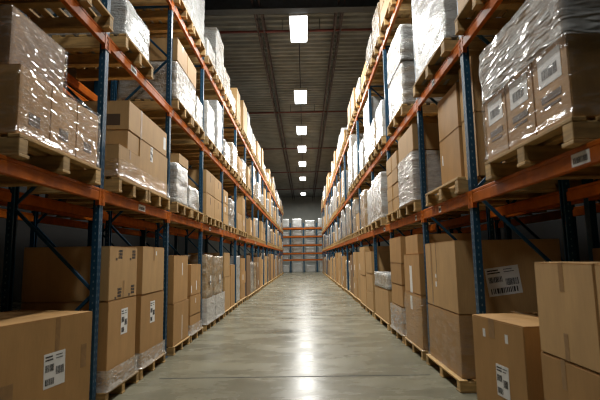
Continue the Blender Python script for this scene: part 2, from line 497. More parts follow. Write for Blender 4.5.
# ======================= hand-placed near loads, LEFT rack =======================
L = SIDE['left']['lv']; R = SIDE['right']['lv']
P = H_P + 0.001
PS = H_P * 1.33 + 0.001                         # the thicker pallets used on the shelves
def deck(side, lev): return SIDE[side]['lv'][lev] + P

def use(side, i, lev, *slots):
    for s in slots: USED.add((side, i, lev, s))

# bay 0, floor: big carton turned a little towards the camera
pallet('left', 0, 0, 1, 3.58, 4.90, 'front left corner of the floor', what='the big turned carton')
o, F = carton('left', 3.62, 4.86, P, 1.05, 'big brown carton with white barcode label, turned outward, front left corner of the picture', 'brown', 0.95, 0.10, 0.0, True, tape=None, jit=False)
o.rotation_euler.z = math.radians(-14)
F.put('tape', slab(0.055, 0.34, 'tape'), 'a', 0.37, 1 - 0.17 / 0.914)
F.put('tape', slab(0.075, 0.22, 'tape'), 'a', 0.09, 0.55); F.put('tape', slab(0.16, 0.30, 'tape'), 'a', 0.80, 0.32)
ship_label(F, 'a', 0.385, 0.50, 0.25, 0.30, 0.03)
use('left', 0, 0, 0, 1)
# bay 0, first shelf: wrapped block of cartons with a second carton on top
pallet('left', 1, 0, 1, 3.40, 4.82, 'first shelf above the front left corner', what='the near wrapped cartons')
z0 = L[1] + PS
for k, (a, b) in enumerate(((3.42, 3.875), (3.885, 4.335), (4.345, 4.80))):
    o, F = carton('left', a, b, z0, z0 + 0.57, f'{("nearest", "middle", "farthest")[k]} brown carton under clear film, front left first shelf', 'brown', 1.0, 0.02, det=True, jit=False)
    F.put('printed_mark', slab(0.16, 0.10, 'printbrown'), 'a', 0.5, 0.30)
film_shell('left', 3.42, 4.80, z0 + 0.002, z0 + 0.585, 'glinting clear stretch film round three cartons, front left first shelf', 1.0, 'film', 0.03, 0.010, 0.02)
z1 = z0 + 0.60
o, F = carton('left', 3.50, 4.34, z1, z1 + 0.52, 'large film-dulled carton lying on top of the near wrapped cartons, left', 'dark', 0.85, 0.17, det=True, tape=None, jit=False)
film_shell('left', 3.50, 4.34, z1 + 0.004, z1 + 0.50, 'loose clear film round the carton atop the wrapped trio, front left', 0.85, 'film', 0.0, 0.008, 0.17)
use('left', 0, 1, 0, 1)
# bay 1, floor: two stacks
pallet('left', 0, 1, 0, 5.135, 6.135, 'on the floor just behind the nearest left post', what='the printed carton stack')
o, F = carton('left', 5.18, 6.05, P, 1.10, 'brown carton with white label, bottom of first stack behind near left post', 'brown', 0.98, det=True)
ship_label(F, 'a', 0.45, 0.72, 0.20, 0.30)
o, F = carton('left', 5.18, 6.04, 1.105, 1.72, 'tan carton with four dark print blocks, top of stack behind near left post', 'tan', 0.98, det=True)
for (u, v) in ((0.36, 0.86), (0.86, 0.86), (0.36, 0.13), (0.84, 0.15)):
    F.put('printed_mark', bars_mesh(0.115, 0.115, int(u * 100 + v * 37), 3, 0.0012, 0.0), 'a', 1 - u, v)
    F.put('printed_mark', slab(0.05, 0.03, 'printbrown'), 'a', 1 - u + 0.13, v - 0.10)
F.put('tape', slab(0.05, 0.20, 'tape'), 'a', 0.5, 0.18)
film_shell('left', 5.18, 6.05, P + 0.002, 0.36, 'torn clear film round the foot of the labelled carton behind near left post', 0.98, 'filmwhite', 0.01)
pallet('left', 0, 1, 1, 6.20, 7.28, 'farther floor stack, second left bay', what='the plain two-carton stack')
o, F = carton('left', 6.22, 7.22, P, 1.09, 'brown carton with white label, bottom of farther stack, second left bay', 'brown', 0.98, det=True)
ship_label(F, 'a', 0.52, 0.72, 0.20, 0.30)
o, F = carton('left', 6.22, 7.18, 1.095, 1.745, 'plain tan carton, top of farther floor stack, second left bay', 'tan', 0.98, det=True, tape='a')
F.put('paper_tag', slab(0.05, 0.06, 'paper'), 'a', 0.40, 0.86)
film_shell('left', 6.22, 7.22, P + 0.002, 0.34, 'clear film round the foot of the farther stack, second left bay', 0.98, 'filmwhite', 0.02)
use('left', 1, 0, 0, 1)
# bay 1, first shelf: one wide load
pallet('left', 1, 1, 0, 5.30, 6.30, 'first shelf, nearer, second left bay', what='the staggered tan cartons')
pallet('left', 1, 1, 1, 6.33, 7.36, 'first shelf, farther, second left bay', what='the staggered tan cartons')
z0 = L[1] + PS
o, F = carton('left', 5.30, 6.02, z0, z0 + 0.40, 'low tan carton jutting out at bottom near corner, first shelf, second left bay', 'tan', 1.02, -0.005, det=True, tape='a', jit=False)
o, F = carton('left', 6.035, 7.28, z0, z0 + 0.66, 'wide tan carton, bottom row farther end, first shelf, second left bay', 'tan', 1.0, 0.012, det=True, jit=False)
ship_label(F, 'a', 0.62, 0.82, 0.10, 0.22)
o, F = carton('left', 5.62, 6.02, z0 + 0.405, z0 + 0.66, 'small carton bridging above the low jutting one, second left bay', 'tan', 1.0, 0.02, det=True, jit=False)
o, F = carton('left', 5.62, 7.22, z0 + 0.665, z0 + 1.05, 'long tan carton with dark end print, topmost on first shelf, second left bay', 'tan', 1.0, 0.012, det=True, jit=False)
for v in (0.35,):
    F.put('printed_mark', slab(0.26, 0.15, 'printbrown'), 'n', 0.24, v)
F.put('tape', slab(0.07, 0.385, 'tape'), 'a', 0.72, 0.5); F.put('paper_tag', slab(0.12, 0.20, 'paper'), 'a', 0.07, 0.5)
film_shell('left', 5.30, 7.28, z0 + 0.002, z0 + 0.22, 'clear film band round the bottom of the tan load, second left bay', 1.02, 'film', 0.035, 0.008)
use('left', 1, 1, 0, 1)
# bay 1, second shelf: low white wrapped load
pallet('left', 2, 1, 0, 5.36, 6.40, 'second shelf, nearer, second left bay', what='the low white wrapped load')
wrapped_load('left', 5.40, 6.34, L[2] + PS, L[2] + PS + 0.52, 'low white wrapped load, alone on the second shelf, second left bay', 'wwhite', rows=2, near=True)
use('left', 1, 2, 0, 1)
# bay 2, floor
pallet('left', 0, 2, 0, 7.72, 8.78, 'on the floor, nearer, third left bay', what='the tall plain cartons')
o, F = carton('left', 7.74, 8.74, P, 0.82, 'brown carton, bottom of tall plain stack, third left bay, floor', 'brown', det=True)
F.put('tape', slab(0.03, 0.42, 'paper'), 'a', 0.45, 0.35)
o, F = carton('left', 7.74, 8.70, 0.825, 1.63, 'brown carton, top of tall plain stack, third left bay, floor', 'brown', det=True)
F.put('paper_tag', slab(0.05, 0.22, 'paper'), 'a', 0.42, 0.70)
pallet('left', 0, 2, 1, 8.86, 9.92, 'on the floor, farther, third left bay', what='the three low cartons')
for k, (a, b) in enumerate(((P, 0.48), (0.485, 0.86), (0.865, 1.46))):
    o, F = carton('left', 8.88, 9.72 + 0.05 * (k == 0), a, b, ('bottom', 'middle', 'top')[k] + ' brown carton of three-high floor stack, farther, third left bay', 'brown', det=True)
    if k == 2: F.put('paper_tag', slab(0.06, 0.18, 'paper'), 'a', 0.45, 0.30); F.put('paper_tag', slab(0.06, 0.14, 'paper'), 'a', 0.92, 0.2)
    if k == 1: F.put('paper_tag', slab(0.05, 0.10, 'paper'), 'a', 0.5, 0.7)
film_shell('left', 8.88, 9.77, P + 0.002, 0.32, 'milky film round the foot of the three-high stack, third left bay', 1.02, 'filmwhite', 0.02)
use('left', 2, 0, 0, 1)
# bay 2, first shelf: brown-topped white wrapped load
pallet('left', 1, 2, 0, 7.76, 8.80, 'first shelf, nearer, third left bay', what='the stepped white wrapped load')
wrapped_load('left', 7.80, 8.60, L[1] + PS, L[1] + PS + 0.70, 'stepped white wrapped load under one tan carton, first shelf, third left bay', 'wwhite', rows=2, near=True)
o, F = carton('left', 7.95, 8.58, L[1] + PS + 0.715, L[1] + PS + 0.90, 'flat tan carton on the stepped white wrapped load, third left bay', 'tan', det=True)
pallet('left', 1, 2, 1, 8.84, 9.88, 'first shelf, farther, third left bay', what='the low white wrapped bundle')
wrapped_load('left', 8.66, 9.55, L[1] + PS, L[1] + PS + 0.44, 'low white wrapped bundle beside the stepped one, first shelf, third left bay', 'wwhite', rows=1, near=True)
use('left', 2, 1, 0, 1)
# bay 2, second shelf
pallet('left', 2, 2, 0, 7.70, 8.76, 'second shelf, nearer, third left bay', what='the half wrapped cartons')
z0 = L[2] + PS
wrapped_load('left', 7.72, 9.16, z0, z0 + 0.70, 'white wrapped lower half under two tan cartons, second shelf, third left bay', 'wgrey', rows=2, near=True)
carton('left', 7.72, 8.42, z0 + 0.715, z0 + 1.14, 'tan carton, nearer of two above wrapped half, second shelf, third left bay', 'tan', det=True, tape='a')
carton('left', 8.435, 9.14, z0 + 0.715, z0 + 1.14, 'tan carton, farther of two above wrapped half, second shelf, third left bay', 'tan', det=True)
pallet('left', 2, 2, 1, 8.80, 9.86, 'second shelf, farther, third left bay', what='a white bundle')
wrapped_load('left', 9.20, 9.84, z0, z0 + 0.60, 'narrow white wrapped bundle behind half wrapped cartons, second shelf, third left bay', 'wwhite', rows=2, near=True)
use('left', 2, 2, 0, 1)
# bay 2, top shelf : tall white
pallet('left', 3, 2, 0, 7.66, 8.72, 'top shelf, nearer, third left bay', what='tall white wrapped load')
wrapped_load('left', 7.68, 8.72, L[3] + PS, L[3] + PS + 1.25, 'tall white wrapped load, nearer, top shelf, third left bay', 'wwhite', rows=4, near=True)
pallet('left', 3, 2, 1, 8.80, 9.88, 'top shelf, farther, third left bay', what='tall white wrapped load')
wrapped_load('left', 8.78, 9.90, L[3] + PS, L[3] + PS + 1.35, 'tall white wrapped load, farther, top shelf, third left bay', 'wwhite', rows=4, near=True)
use('left', 2, 3, 0, 1)
# bay 3
pallet('left', 3, 3, 0, 10.18, 11.24, 'top shelf, nearer, fourth left bay', what='low white wrapped load')
wrapped_load('left', 10.20, 11.22, L[3] + PS, L[3] + PS + 0.46, 'low white wrapped load, nearer, top shelf, fourth left bay', 'wwhite', rows=2, near=True)
pallet('left', 3, 3, 1, 11.34, 12.42, 'top shelf, farther, fourth left bay', what='grey wrapped crate load')
wrapped_load('left', 11.32, 12.44, L[3] + PS, L[3] + PS + 1.32, 'grey crate-like wrapped load with ribs, top shelf, fourth left bay', 'wgrey', rows=5, near=True)
use('left', 3, 3, 0, 1)
for k, (a, b) in enumerate(((10.20, 11.15), (11.20, 12.12))):
    pallet('left', 1, 3, k, a - 0.02, b + 0.02, f'first shelf, {("nearer", "farther")[k]}, fourth left bay', what='the clean tan carton grid')
    for q, (c, e) in enumerate(((0.0, 0.52), (0.525, 1.05))):
        o, F = carton('left', a, b, L[1] + PS + c, L[1] + PS + e, f'clean tan carton, {("lower", "upper")[q]} {("near", "far")[k]} one of the two-by-two grid, first shelf, left', 'tan', det=True)
        F.put('printed_mark', slab(0.05, 0.16, 'printbrown'), 'a', 0.5, 0.72)
use('left', 3, 1, 0, 1)
for k, (a, b) in enumerate(((10.25, 11.06), (11.22, 12.40))):
    pallet('left', 0, 3, k, a - 0.04, b + 0.04, f'on the floor, {("nearer", "farther")[k]}, fourth left bay', what='a brown wrapped load')
    wrapped_load('left', a, b, P, 1.66 - 0.03 * k, f'brown film-wrapped load with milky lower half, {("nearer", "farther")[k]}, fourth left bay floor', 'wbrown', rows=3, near=True, tag_u=0.45)
    film_shell('left', a, b, P + 0.002, 0.70, f'milky lower film over the {("nearer", "farther")[k]} brown wrapped load, fourth left bay', 1.06, 'filmdense', 0.012, 0.005, 0.01, 0.045)
use('left', 3, 0, 0, 1)
pallet('left', 2, 3, 0, 10.18, 11.20, 'second shelf, nearer, fourth left bay', what='white wrapped load')
wrapped_load('left', 10.20, 11.16, L[2] + PS, L[2] + PS + 0.86, 'white wrapped load, nearer, second shelf, fourth left bay', 'wwhite', rows=3, near=True)
use('left', 3, 2, 0)

# ======================= hand-placed near loads, RIGHT rack =======================
# bay 0, floor: two-high stack at the very front, single carton behind it
pallet('right', 0, 0, 0, 2.62, 3.62, 'on the floor at the front right corner', what='the two-high front stack')
o, F = carton('right', 2.86, 3.58, P, 0.825, 'brown carton, bottom of the two-high stack at front right corner', 'brown', 1.0, det=True, jit=False)
F.put('tape', slab(0.055, 0.20, 'tape'), 'a', 0.42, 0.86)
o, F = carton('right', 2.85, 3.57, 0.83, 1.49, 'tan carton, top of the two-high stack at front right corner', 'tan', 1.0, det=True, jit=False, tape='a')
F.put('tape', slab(0.05, 0.18, 'tape'), 'a', 0.5, 0.14)
o, F = carton('right', 2.51, 2.835, P, 1.485, 'tall tan carton cut off by the right picture edge, front right corner', 'tan', 1.0, det=True, jit=False)
pallet('right', 0, 0, 1, 3.80, 4.90, 'on the floor beside nearest right post', what='the single labelled carton')
o, F = carton('right', 3.87, 4.73, P, 0.97, 'brown carton with white label and two small paper tags, beside nearest right post', 'brown', 1.0, -0.065, math.radians(7), det=True, jit=False)
F.put('tape', slab(0.10, 0.17, 'tape'), 'a', 0.42, 0.90)
for u in (0.26, 0.70): F.put('paper_tag', slab(0.045, 0.075, 'paper'), 'a', u, 0.83)
ship_label(F, 'a', 0.58, 0.38, 0.20, 0.27)
F.put('top_tape', MB().box(-0.03, 0.03, -0.47, 0.47, 0, 0.0015).mesh('top_tape', [M['tape']]), 'a', 0.42, 1.0).location = (0, -0.07, 0.8345)
use('right', 0, 0, 0, 1)
# bay 0, first shelf: film-wrapped printed cartons, two rows
pallet('right', 1, 0, 0, 2.88, 4.32, 'first shelf above the front right corner', what='the printed wrapped cartons')
z0 = R[1] + PS; nm = ('nearest', 'middle', 'farthest')
for k, (a, b) in enumerate(((2.90, 3.36), (3.37, 3.83), (3.84, 4.28))):
    o, F = carton('right', a, b, z0, z0 + 0.60, f'{nm[k]} printed carton of lower row under film, front right first shelf', 'brown', 1.02, det=True, jit=False)
    F.put('printed_panel', slab(0.30, 0.22, 'paper', 0.002), 'a', 0.5, 0.72); p = F.put('printed_mark', slab(0.26, 0.05, 'printbrown', 0.002), 'a', 0.5, 0.38)
    F.put('printed_mark', slab(0.22, 0.02, 'printbrown', 0.002), 'a', 0.5, 0.28); F.put('printed_mark', bars_mesh(0.20, 0.10, k, 1, 0.001, 0.002), 'a', 0.5, 0.70)
    o, F = carton('right', a, b, z0 + 0.605, z0 + 1.02, f'{nm[k]} carton of upper row under heavy film, front right first shelf', 'brown', 1.02, det=True, jit=False)
    F.put('printed_mark', slab(0.26, 0.05, 'printbrown', 0.002), 'a', 0.5, 0.5)
film_shell('right', 2.90, 4.28, z0 + 0.56, z0 + 1.05, 'dense glinting film round the upper carton row, front right first shelf', 1.02, 'filmdense', 0.0, 0.012)
film_shell('right', 2.90, 4.28, z0 + 0.002, z0 + 0.555, 'thin clear film round the printed lower carton row, front right first shelf', 1.02, 'filmthin', 0.03, 0.008)
use('right', 0, 1, 0, 1)
# bay 1, floor: huge carton pair
pallet('right', 0, 1, 0, 5.44, 6.92, 'on the floor just behind the nearest right post', what='the two huge cartons')
o, F = carton('right', 5.50, 6.86, P, 0.86, 'huge brown carton, bottom one behind the nearest right post', 'brown', 1.25, 0.03, det=True, jit=False)
o, F = carton('right', 5.50, 6.86, 0.865, 1.73, 'huge brown carton with tilted barcode label on side, behind nearest right post', 'tan', 1.25, 0.03, det=True, jit=False)
ship_label(F, 'n', 0.44, 0.44, 0.40, 0.33, math.radians(7))
F.put('paper_tag', slab(0.06, 0.07, 'paper'), 'a', 0.36, 0.35); F.put('paper_tag', slab(0.05, 0.05, 'paper'), 'a', 0.36, 0.48)
F.put('corner_gap', slab(0.012, 0.52, 'black'), 'a', 0.40, 0.70)
F.put('tape', slab(0.06, 0.86, 'tape'), 'a', 0.22, 0.5)
film_shell('right', 5.50, 6.86, P + 0.002, 0.845, 'clear film with creases round the lower huge carton, behind nearest right post', 1.25, 'filmthin', 0.02, 0.008, 0.03)
use('right', 1, 0, 0, 1)
# bay 1, first shelf: set-back dark stack, then load near the post
pallet('right', 1, 1, 0, 5.10, 6.50, 'first shelf just behind the nearest right post', what='the set-back carton stacks')
z0 = R[1] + PS
o, F = carton('right', 5.52, 6.34, z0, z0 + 0.70, 'dark brown carton, bottom of set-back stack, first shelf, second right bay', 'brown', 0.92, 0.17, det=True, jit=False)
F.put('paper_tag', slab(0.04, 0.14, 'paper'), 'a', 0.14, 0.60)
o, F = carton('right', 5.52, 6.34, z0 + 0.705, z0 + 1.28, 'dark brown carton, top of set-back stack, first shelf, second right bay', 'brown', 0.92, 0.17, det=True, jit=False)
o, F = carton('right', 5.06, 5.50, z0, z0 + 0.74, 'narrow tan carton, bottom, tucked behind nearest right post, first shelf', 'tan', 0.90, 0.20, det=True, jit=False)
o, F = carton('right', 5.06, 5.50, z0 + 0.745, z0 + 1.42, 'narrow tan carton, top, tucked behind nearest right post, first shelf', 'tan', 0.90, 0.20, det=True, jit=False)
use('right', 1, 1, 0, 1)
# bay 1, second shelf: big white wrapped load
pallet('right', 2, 1, 0, 5.30, 6.92, 'second shelf, second right bay', what='the big white wrapped load')
wrapped_load('right', 5.32, 6.88, R[2] + PS, R[2] + PS + 1.42, 'big tall white wrapped load behind the nearest right post, second shelf, second right bay', 'wwhite', rows=4, near=True)
use('right', 1, 2, 0, 1)
# bay 2, first shelf: tan carton over white wrapped lower half
pallet('right', 1, 2, 0, 7.13, 8.36, 'first shelf, nearer, third right bay', what='the tan carton over white film')
o, F = carton('right', 7.17, 8.29, z0, z0 + 0.80, 'film-wrapped lower carton beneath clean tan one, first shelf, third right bay', 'brown', 1.04, det=True, jit=False)
film_shell('right', 7.17, 8.29, z0 + 0.002, z0 + 0.79, 'milky film round the lower carton, first shelf, third right bay', 1.04, 'filmdense', 0.012, 0.008)
o, F = carton('right', 7.17, 8.29, z0 + 0.81, z0 + 1.24, 'clean tan carton on film-wrapped one, first shelf, third right bay', 'tan', 1.04, det=True, jit=False)
pallet('right', 1, 2, 1, 8.46, 9.66, 'first shelf, farther, third right bay', what='the small tan carton stack')
for q, (c, e) in enumerate(((0.0, 0.24), (0.245, 0.52), (0.525, 0.80), (0.805, 1.12))):
    for k, (a, b) in enumerate(((8.50, 9.04), (9.05, 9.58))):
        carton('right', a, b, z0 + c, z0 + e, f'small tan carton, {("bottom", "second", "third", "top")[q]} row {("near", "far")[k]} column, first shelf, third right bay', 'tan', 1.0, det=True)
use('right', 2, 1, 0, 1)
# bay 2, floor
pallet('right', 0, 2, 0, 7.10, 8.36, 'on the floor, nearer, third right bay', what='the labelled brown load')
o, F = carton('right', 7.14, 8.26, P, 0.95, 'brown film-creased carton, bottom of labelled stack, third right bay floor', 'brown', det=True)
F.put('paper_tag', slab(0.14, 0.22, 'paper'), 'a', 0.42, 0.80)
film_shell('right', 7.14, 8.26, P + 0.002, 0.92, 'clear film round the labelled brown stack, third right bay floor', 1.02, 'film', 0.03, 0.008)
o, F = carton('right', 7.14, 8.26, 0.955, 1.58, 'brown carton with long white label, third right bay floor stack', 'brown', det=True)
F.put('paper_tag', slab(0.17, 0.44, 'paper'), 'a', 0.45, 0.35)
carton('right', 7.30, 8.20, 1.585, 1.90, 'brown carton lying on top of the labelled stack, third right bay floor', 'brown', 0.95, 0.03, det=True)
pallet('right', 0, 2, 1, 8.46, 9.64, 'on the floor, farther, third right bay', what='the stack of flat brown cartons')
for q, (c, e) in enumerate(((P, 0.62), (0.625, 1.02), (1.025, 1.42), (1.425, 1.92))):
    carton('right', 8.50, 9.58, c, e, f'brown carton, {("bottom", "second", "third", "top")[q]} of four-high floor stack, third right bay', 'brown', det=True)
film_shell('right', 8.50, 9.58, P + 0.002, 0.62, 'milky film round the foot of the four-high stack, third right bay', 1.02, 'filmwhite', 0.02)
use('right', 2, 0, 0, 1)
# bay 2, second shelf: white film over brown
pallet('right', 2, 2, 0, 7.72, 9.20, 'second shelf, third right bay', what='the half wrapped load')
z0 = R[2] + PS
wrapped_load('right', 7.76, 9.12, z0, z0 + 0.80, 'grey wrapped lower half with dark gaps, second shelf, third right bay', 'wgrey', rows=3, near=True)
wrapped_load('right', 7.76, 9.12, z0 + 0.82, z0 + 1.50, 'smooth white wrapped upper half, second shelf, third right bay', 'wwhite', rows=1, near=True)
use('right', 2, 2, 0, 1)
# bay 2, top shelf
pallet('right', 3, 2, 0, 7.10, 8.30, 'top shelf, nearer, third right bay', what='strapped white load')
wrapped_load('right', 7.14, 8.24, R[3] + PS, R[3] + PS + 1.1, 'white load with black straps, nearer, top shelf, third right bay', 'wwhite', rows=3, near=True, strap=True)
pallet('right', 3, 2, 1, 8.42, 9.62, 'top shelf, farther, third right bay', what='tan cartons in film')
z0 = R[3] + PS
for q in range(3):
    carton('right', 8.46, 9.56, z0 + 0.42 * q, z0 + 0.42 * q + 0.415, f'tan carton, {("bottom", "middle", "top")[q]} of three, top shelf, farther, third right bay', 'tan', det=True)
use('right', 2, 3, 0, 1)
# bay 3, floor: low carton with white plastic cover
pallet('right', 0, 3, 0, 9.92, 11.96, 'on the floor, fourth right bay', what='the low white-topped box')
carton('right', 9.96, 11.90, P, 0.84, 'low tan carton under white plastic cover, fourth right bay floor', 'tan', det=True)
wrapped_load('right', 9.96, 11.90, 0.85, 1.18, 'white plastic-covered layer on the low carton, fourth right bay floor', 'wwhite', rows=1, near=True)
use('right', 3, 0, 0, 1)
# bay 3, first shelf: greyish wrapped load
pallet('right', 1, 3, 0, 10.30, 12.00, 'first shelf, fourth right bay', what='the pale wrapped block')
wrapped_load('right', 10.34, 11.98, R[1] + PS, R[1] + PS + 1.06, 'pale grey wrapped block, first shelf, fourth right bay', 'wgrey', rows=1, near=True)
use('right', 3, 1, 0, 1)
# bay 4, floor: tan cartons stepped
pallet('right', 0, 4, 0, 12.20, 13.50, 'on the floor, nearer, fifth right bay', what='the stepped tan cartons')
for q, (c, e) in enumerate(((P, 0.60), (0.605, 1.10), (1.105, 1.70))):
    carton('right', 12.24, 13.46, c, e, f'tan carton, {("bottom", "middle", "top")[q]} of three, nearer floor stack, fifth right bay', 'tan', det=True)
pallet('right', 0, 4, 1, 13.60, 14.90, 'on the floor, farther, fifth right bay', what='the tall tan pair')
for q, (c, e) in enumerate(((P, 1.0), (1.005, 1.86))):
    carton('right', 13.64, 14.86, c, e, f'tan carton, {("lower", "upper")[q]} of tall pair, farther floor stack, fifth right bay', 'tan', det=True)
use('right', 4, 0, 0, 1)

# ======================= the rest of both racks =======================
for side in ('left', 'right'):
    d = SIDE[side]
    for i in range(NB):
        y0, y1 = d['post'][i] + 0.07, d['post'][i + 1] - 0.07
        mid = (y0 + y1) / 2
        for lev in range(4):
            for slot, (a, b) in enumerate(((y0, mid - 0.025), (mid + 0.025, y1))):
                if (side, i, lev, slot) in USED: continue
                if i == 0 and (slot == 0 or lev == 0): continue
                if random.random() < 0.05 and i > 3 and lev > 0: continue
                rnd = random.Random(hash((side == 'left', i, lev, slot)) % 99991 + 7)
                sl = ('nearer', 'farther')[slot]
                where = f'{sl} slot, {LEVN[lev]}, {ORD[i]} bay, {side} rack'
                xi = 0.03 + rnd.uniform(0, 0.05) if (i > 3 and (lev < 2 or rnd.random() < 0.6)) else 0.0
                pallet(side, lev, i, slot, a, b, where, xi - 0.02 if xi else 0.0)
                a += 0.02 + rnd.uniform(0, 0.05); b -= 0.02 + rnd.choice((0.0, 0.03, 0.06, 0.22, 0.30))
                z0 = d['lv'][lev] + (PS if lev else P)
                hmax = (1.90 if side == 'left' else 1.85) if lev == 0 else (d['lv'][lev + 1] - 0.20 - z0 if lev < 3 else 1.35)
                if lev == 0: h = rnd.uniform(1.35, hmax) - P
                elif lev == 3: h = rnd.uniform(0.45, 1.25)
                else: h = rnd.uniform(0.55, hmax)
                pw = (0.38, 0.48, 0.62, 0.58)[lev]
                if rnd.random() < pw:
                    mat = rnd.choice(('wwhite', 'wwhite', 'wgrey', 'wbrown') if lev else ('wbrown', 'wbrown', 'wgrey', 'wwhite'))
                    cn = {'wwhite': 'white', 'wgrey': 'greyish', 'wbrown': 'brown'}[mat]
                    tall = 'tall' if h > 1.15 else ('low' if h < 0.85 else 'mid-height')
                    wrapped_load(side, a, b, z0, z0 + h, f'{tall} {cn} wrapped load, {where}', mat, rows=rnd.choice((2, 3, 4)), near=i < 6, xo=xi)
                else:
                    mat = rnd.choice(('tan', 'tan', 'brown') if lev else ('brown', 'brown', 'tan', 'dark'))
                    n = rnd.choice((1, 2, 2, 3)) if i < 9 else rnd.choice((1, 1, 2))
                    zz = z0; hs = [rnd.uniform(0.8, 1.2) for _ in range(n)]; sm = sum(hs)
                    for k in range(n):
                        hh = h * hs[k] / sm
                        pos = ('single',) if n == 1 else (('lower', 'upper') if n == 2 else ('bottom', 'middle', 'top'))
                        bb = b - (rnd.uniform(0, 0.12) if k == n - 1 and n > 1 else 0)
                        o, F = carton(side, a, bb, zz, zz + hh - 0.005, f'{pos[k]} {mat} carton, {where}', mat, det=i < 5, xo=xi)
                        if i < 8 and rnd.random() < 0.5: F.put('paper_tag', slab(0.14, min(0.2, hh * 0.45), 'paper'), 'a', rnd.uniform(0.3, 0.7), rnd.uniform(0.35, 0.7))
                        zz += hh

# rear racks, mostly in the dark
for side in ('left', 'right'):
    d = SIDE[side]
    for i in range(5):
        y0, y1 = d['post'][i] + 0.08, d['post'][i + 1] - 0.08
        for lev in (0, 1, 2):
            rnd = random.Random(i * 31 + lev * 7 + (side == 'left'))
            if rnd.random() < 0.35 and not (side == 'left' and i == 0 and lev == 0): continue
            where = f'{LEVN[lev]}, {ORD[i]} bay of the dark rack behind the {side} rack'
            a, b = (y0 + 0.9, y1) if i == 0 else (y0 + 0.1, y0 + 1.2)
            pallet(side, lev, i, 0, a, b, where, 1.25, 'it', True)
            z0 = d['lv'][lev] + (PS if lev else P)
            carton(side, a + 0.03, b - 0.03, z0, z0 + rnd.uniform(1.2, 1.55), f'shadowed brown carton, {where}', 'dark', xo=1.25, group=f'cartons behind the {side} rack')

# ------------------------------------------------------------------ end rack across the aisle
EY = 50.4; EX = [-3.04, -1.58, -0.12, 1.33, 2.79]; EZ = [0.0, 1.42, 2.12, 3.02, 3.96, 4.86]
root = link('end_rack', None, None, (-0.12, EY, 0)); tag(root, 'orange-beamed rack full of pale wrapped loads closing the far end of the aisle', 'rack')
def loc(x, y, z): return (x + 0.12, y, z)
for x in EX:
    for y in (0, 1.0):
        link('upright_post', cached('epost', lambda: MB().box(-0.07, 0.07, -0.05, 0.05, 0, 5.4).mesh('upright_post', [M['blue']], 0.008)), root, loc(x, y, 0))
for z in EZ[1:]:
    for k in range(4):
        for y in (-0.06, 1.06):
            L_ = EX[k + 1] - EX[k]
            link('shelf_beam', cached(('ebeam', k), lambda: MB().box(0, L_, -0.025, 0.025, -0.16, -0.0).mesh('shelf_beam', [M['orange']], 0.006)), root, loc(EX[k], y, z))
TIER = ['floor tier', 'second tier', 'third tier', 'fourth tier', 'fifth tier', 'top tier']
CN = ['far left', 'left of the middle post', 'right of the middle post', 'far right']
for t, z in enumerate(EZ):
    for k in range(4):
        top = EZ[t + 1] - 0.22 if t < 5 else 6.0
        hh = (top - z) * random.uniform(0.66, 0.92); wm = ('wwhite', 'wwhite', 'wgrey')[(t * 3 + k * 2) % 3 if t in (1, 2, 3) else 0]
        me = cached(('ew', (t + k) % 3, wm), lambda: lattice_box(1, 1, 1, 0.12, 0.02, 2, 0.0, (t + k) * 1.3, True, [M[wm]]))
        o = link('wrapped_load', me, None, ((EX[k] + EX[k + 1]) / 2, EY + 0.5, z + (0.002 if t else 0)))
        o.scale = (random.uniform(0.98, 1.2), 1.0, hh)
        tag(o, f'{"white" if wm == "wwhite" else "greyish"} wrapped load on the far end rack, {TIER[t]}, {CN[k]}', 'wrapped load', 'wrapped loads on the end rack')

# ------------------------------------------------------------------ the hall
YF, YB, XW, ZC = -6.0, 57.0, 12.0, 9.15
mb = MB(); mb.box(-XW, XW, YF, YB, -0.1, 0.0); struct('floor', mb.mesh('floor', [M['floor']]))
mj = simple('joint_filler', (0.018, 0.018, 0.015), 0.9)
for k in range(8):
    y = 6.27 + 6.4 * k
    struct(f'trim_{k + 1}', MB().box(-1.95, 1.62, y - 0.017, y + 0.017, 0.0, 0.0012).mesh('floor_joint', [mj]))
mb = MB(); y = YF; per = 0.32
prof = [(0, 0), (0.10, 0), (0.15, 0.07), (0.27, 0.07), (0.32, 0)]
while y < YB:
    for (a, za), (b, zb) in zip(prof, prof[1:]):
        mb.quad([(-XW, y + a, ZC + za), (-XW, y + b, ZC + zb), (XW, y + b, ZC + zb), (XW, y + a, ZC + za)])
    y += per
mb.box(-XW, XW, YF, YB, ZC + 0.09, ZC + 0.15)
struct('ceiling', mb.mesh('ceiling', [M['deck']]))
def clad(x0, x1, y, d):
    mb = MB(); x = x0
    mb.box(x0, x1, y, y + 0.1 * d, 0, ZC + 0.1) if d > 0 else mb.box(x0, x1, y - 0.1, y, 0, ZC + 0.1)
    z = 1.0
    while z < ZC: mb.box(x0, x1, y - 0.03 * d if d > 0 else y, y if d > 0 else y + 0.03, z, z + 0.5); z += 1.0
    return mb
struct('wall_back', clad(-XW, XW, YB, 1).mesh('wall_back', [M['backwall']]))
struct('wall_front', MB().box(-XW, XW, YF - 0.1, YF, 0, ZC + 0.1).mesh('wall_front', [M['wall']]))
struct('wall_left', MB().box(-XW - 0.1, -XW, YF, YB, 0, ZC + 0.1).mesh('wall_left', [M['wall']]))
struct('wall_right', MB().box(XW, XW + 0.1, YF, YB, 0, ZC + 0.1).mesh('wall_right', [M['wall']]))
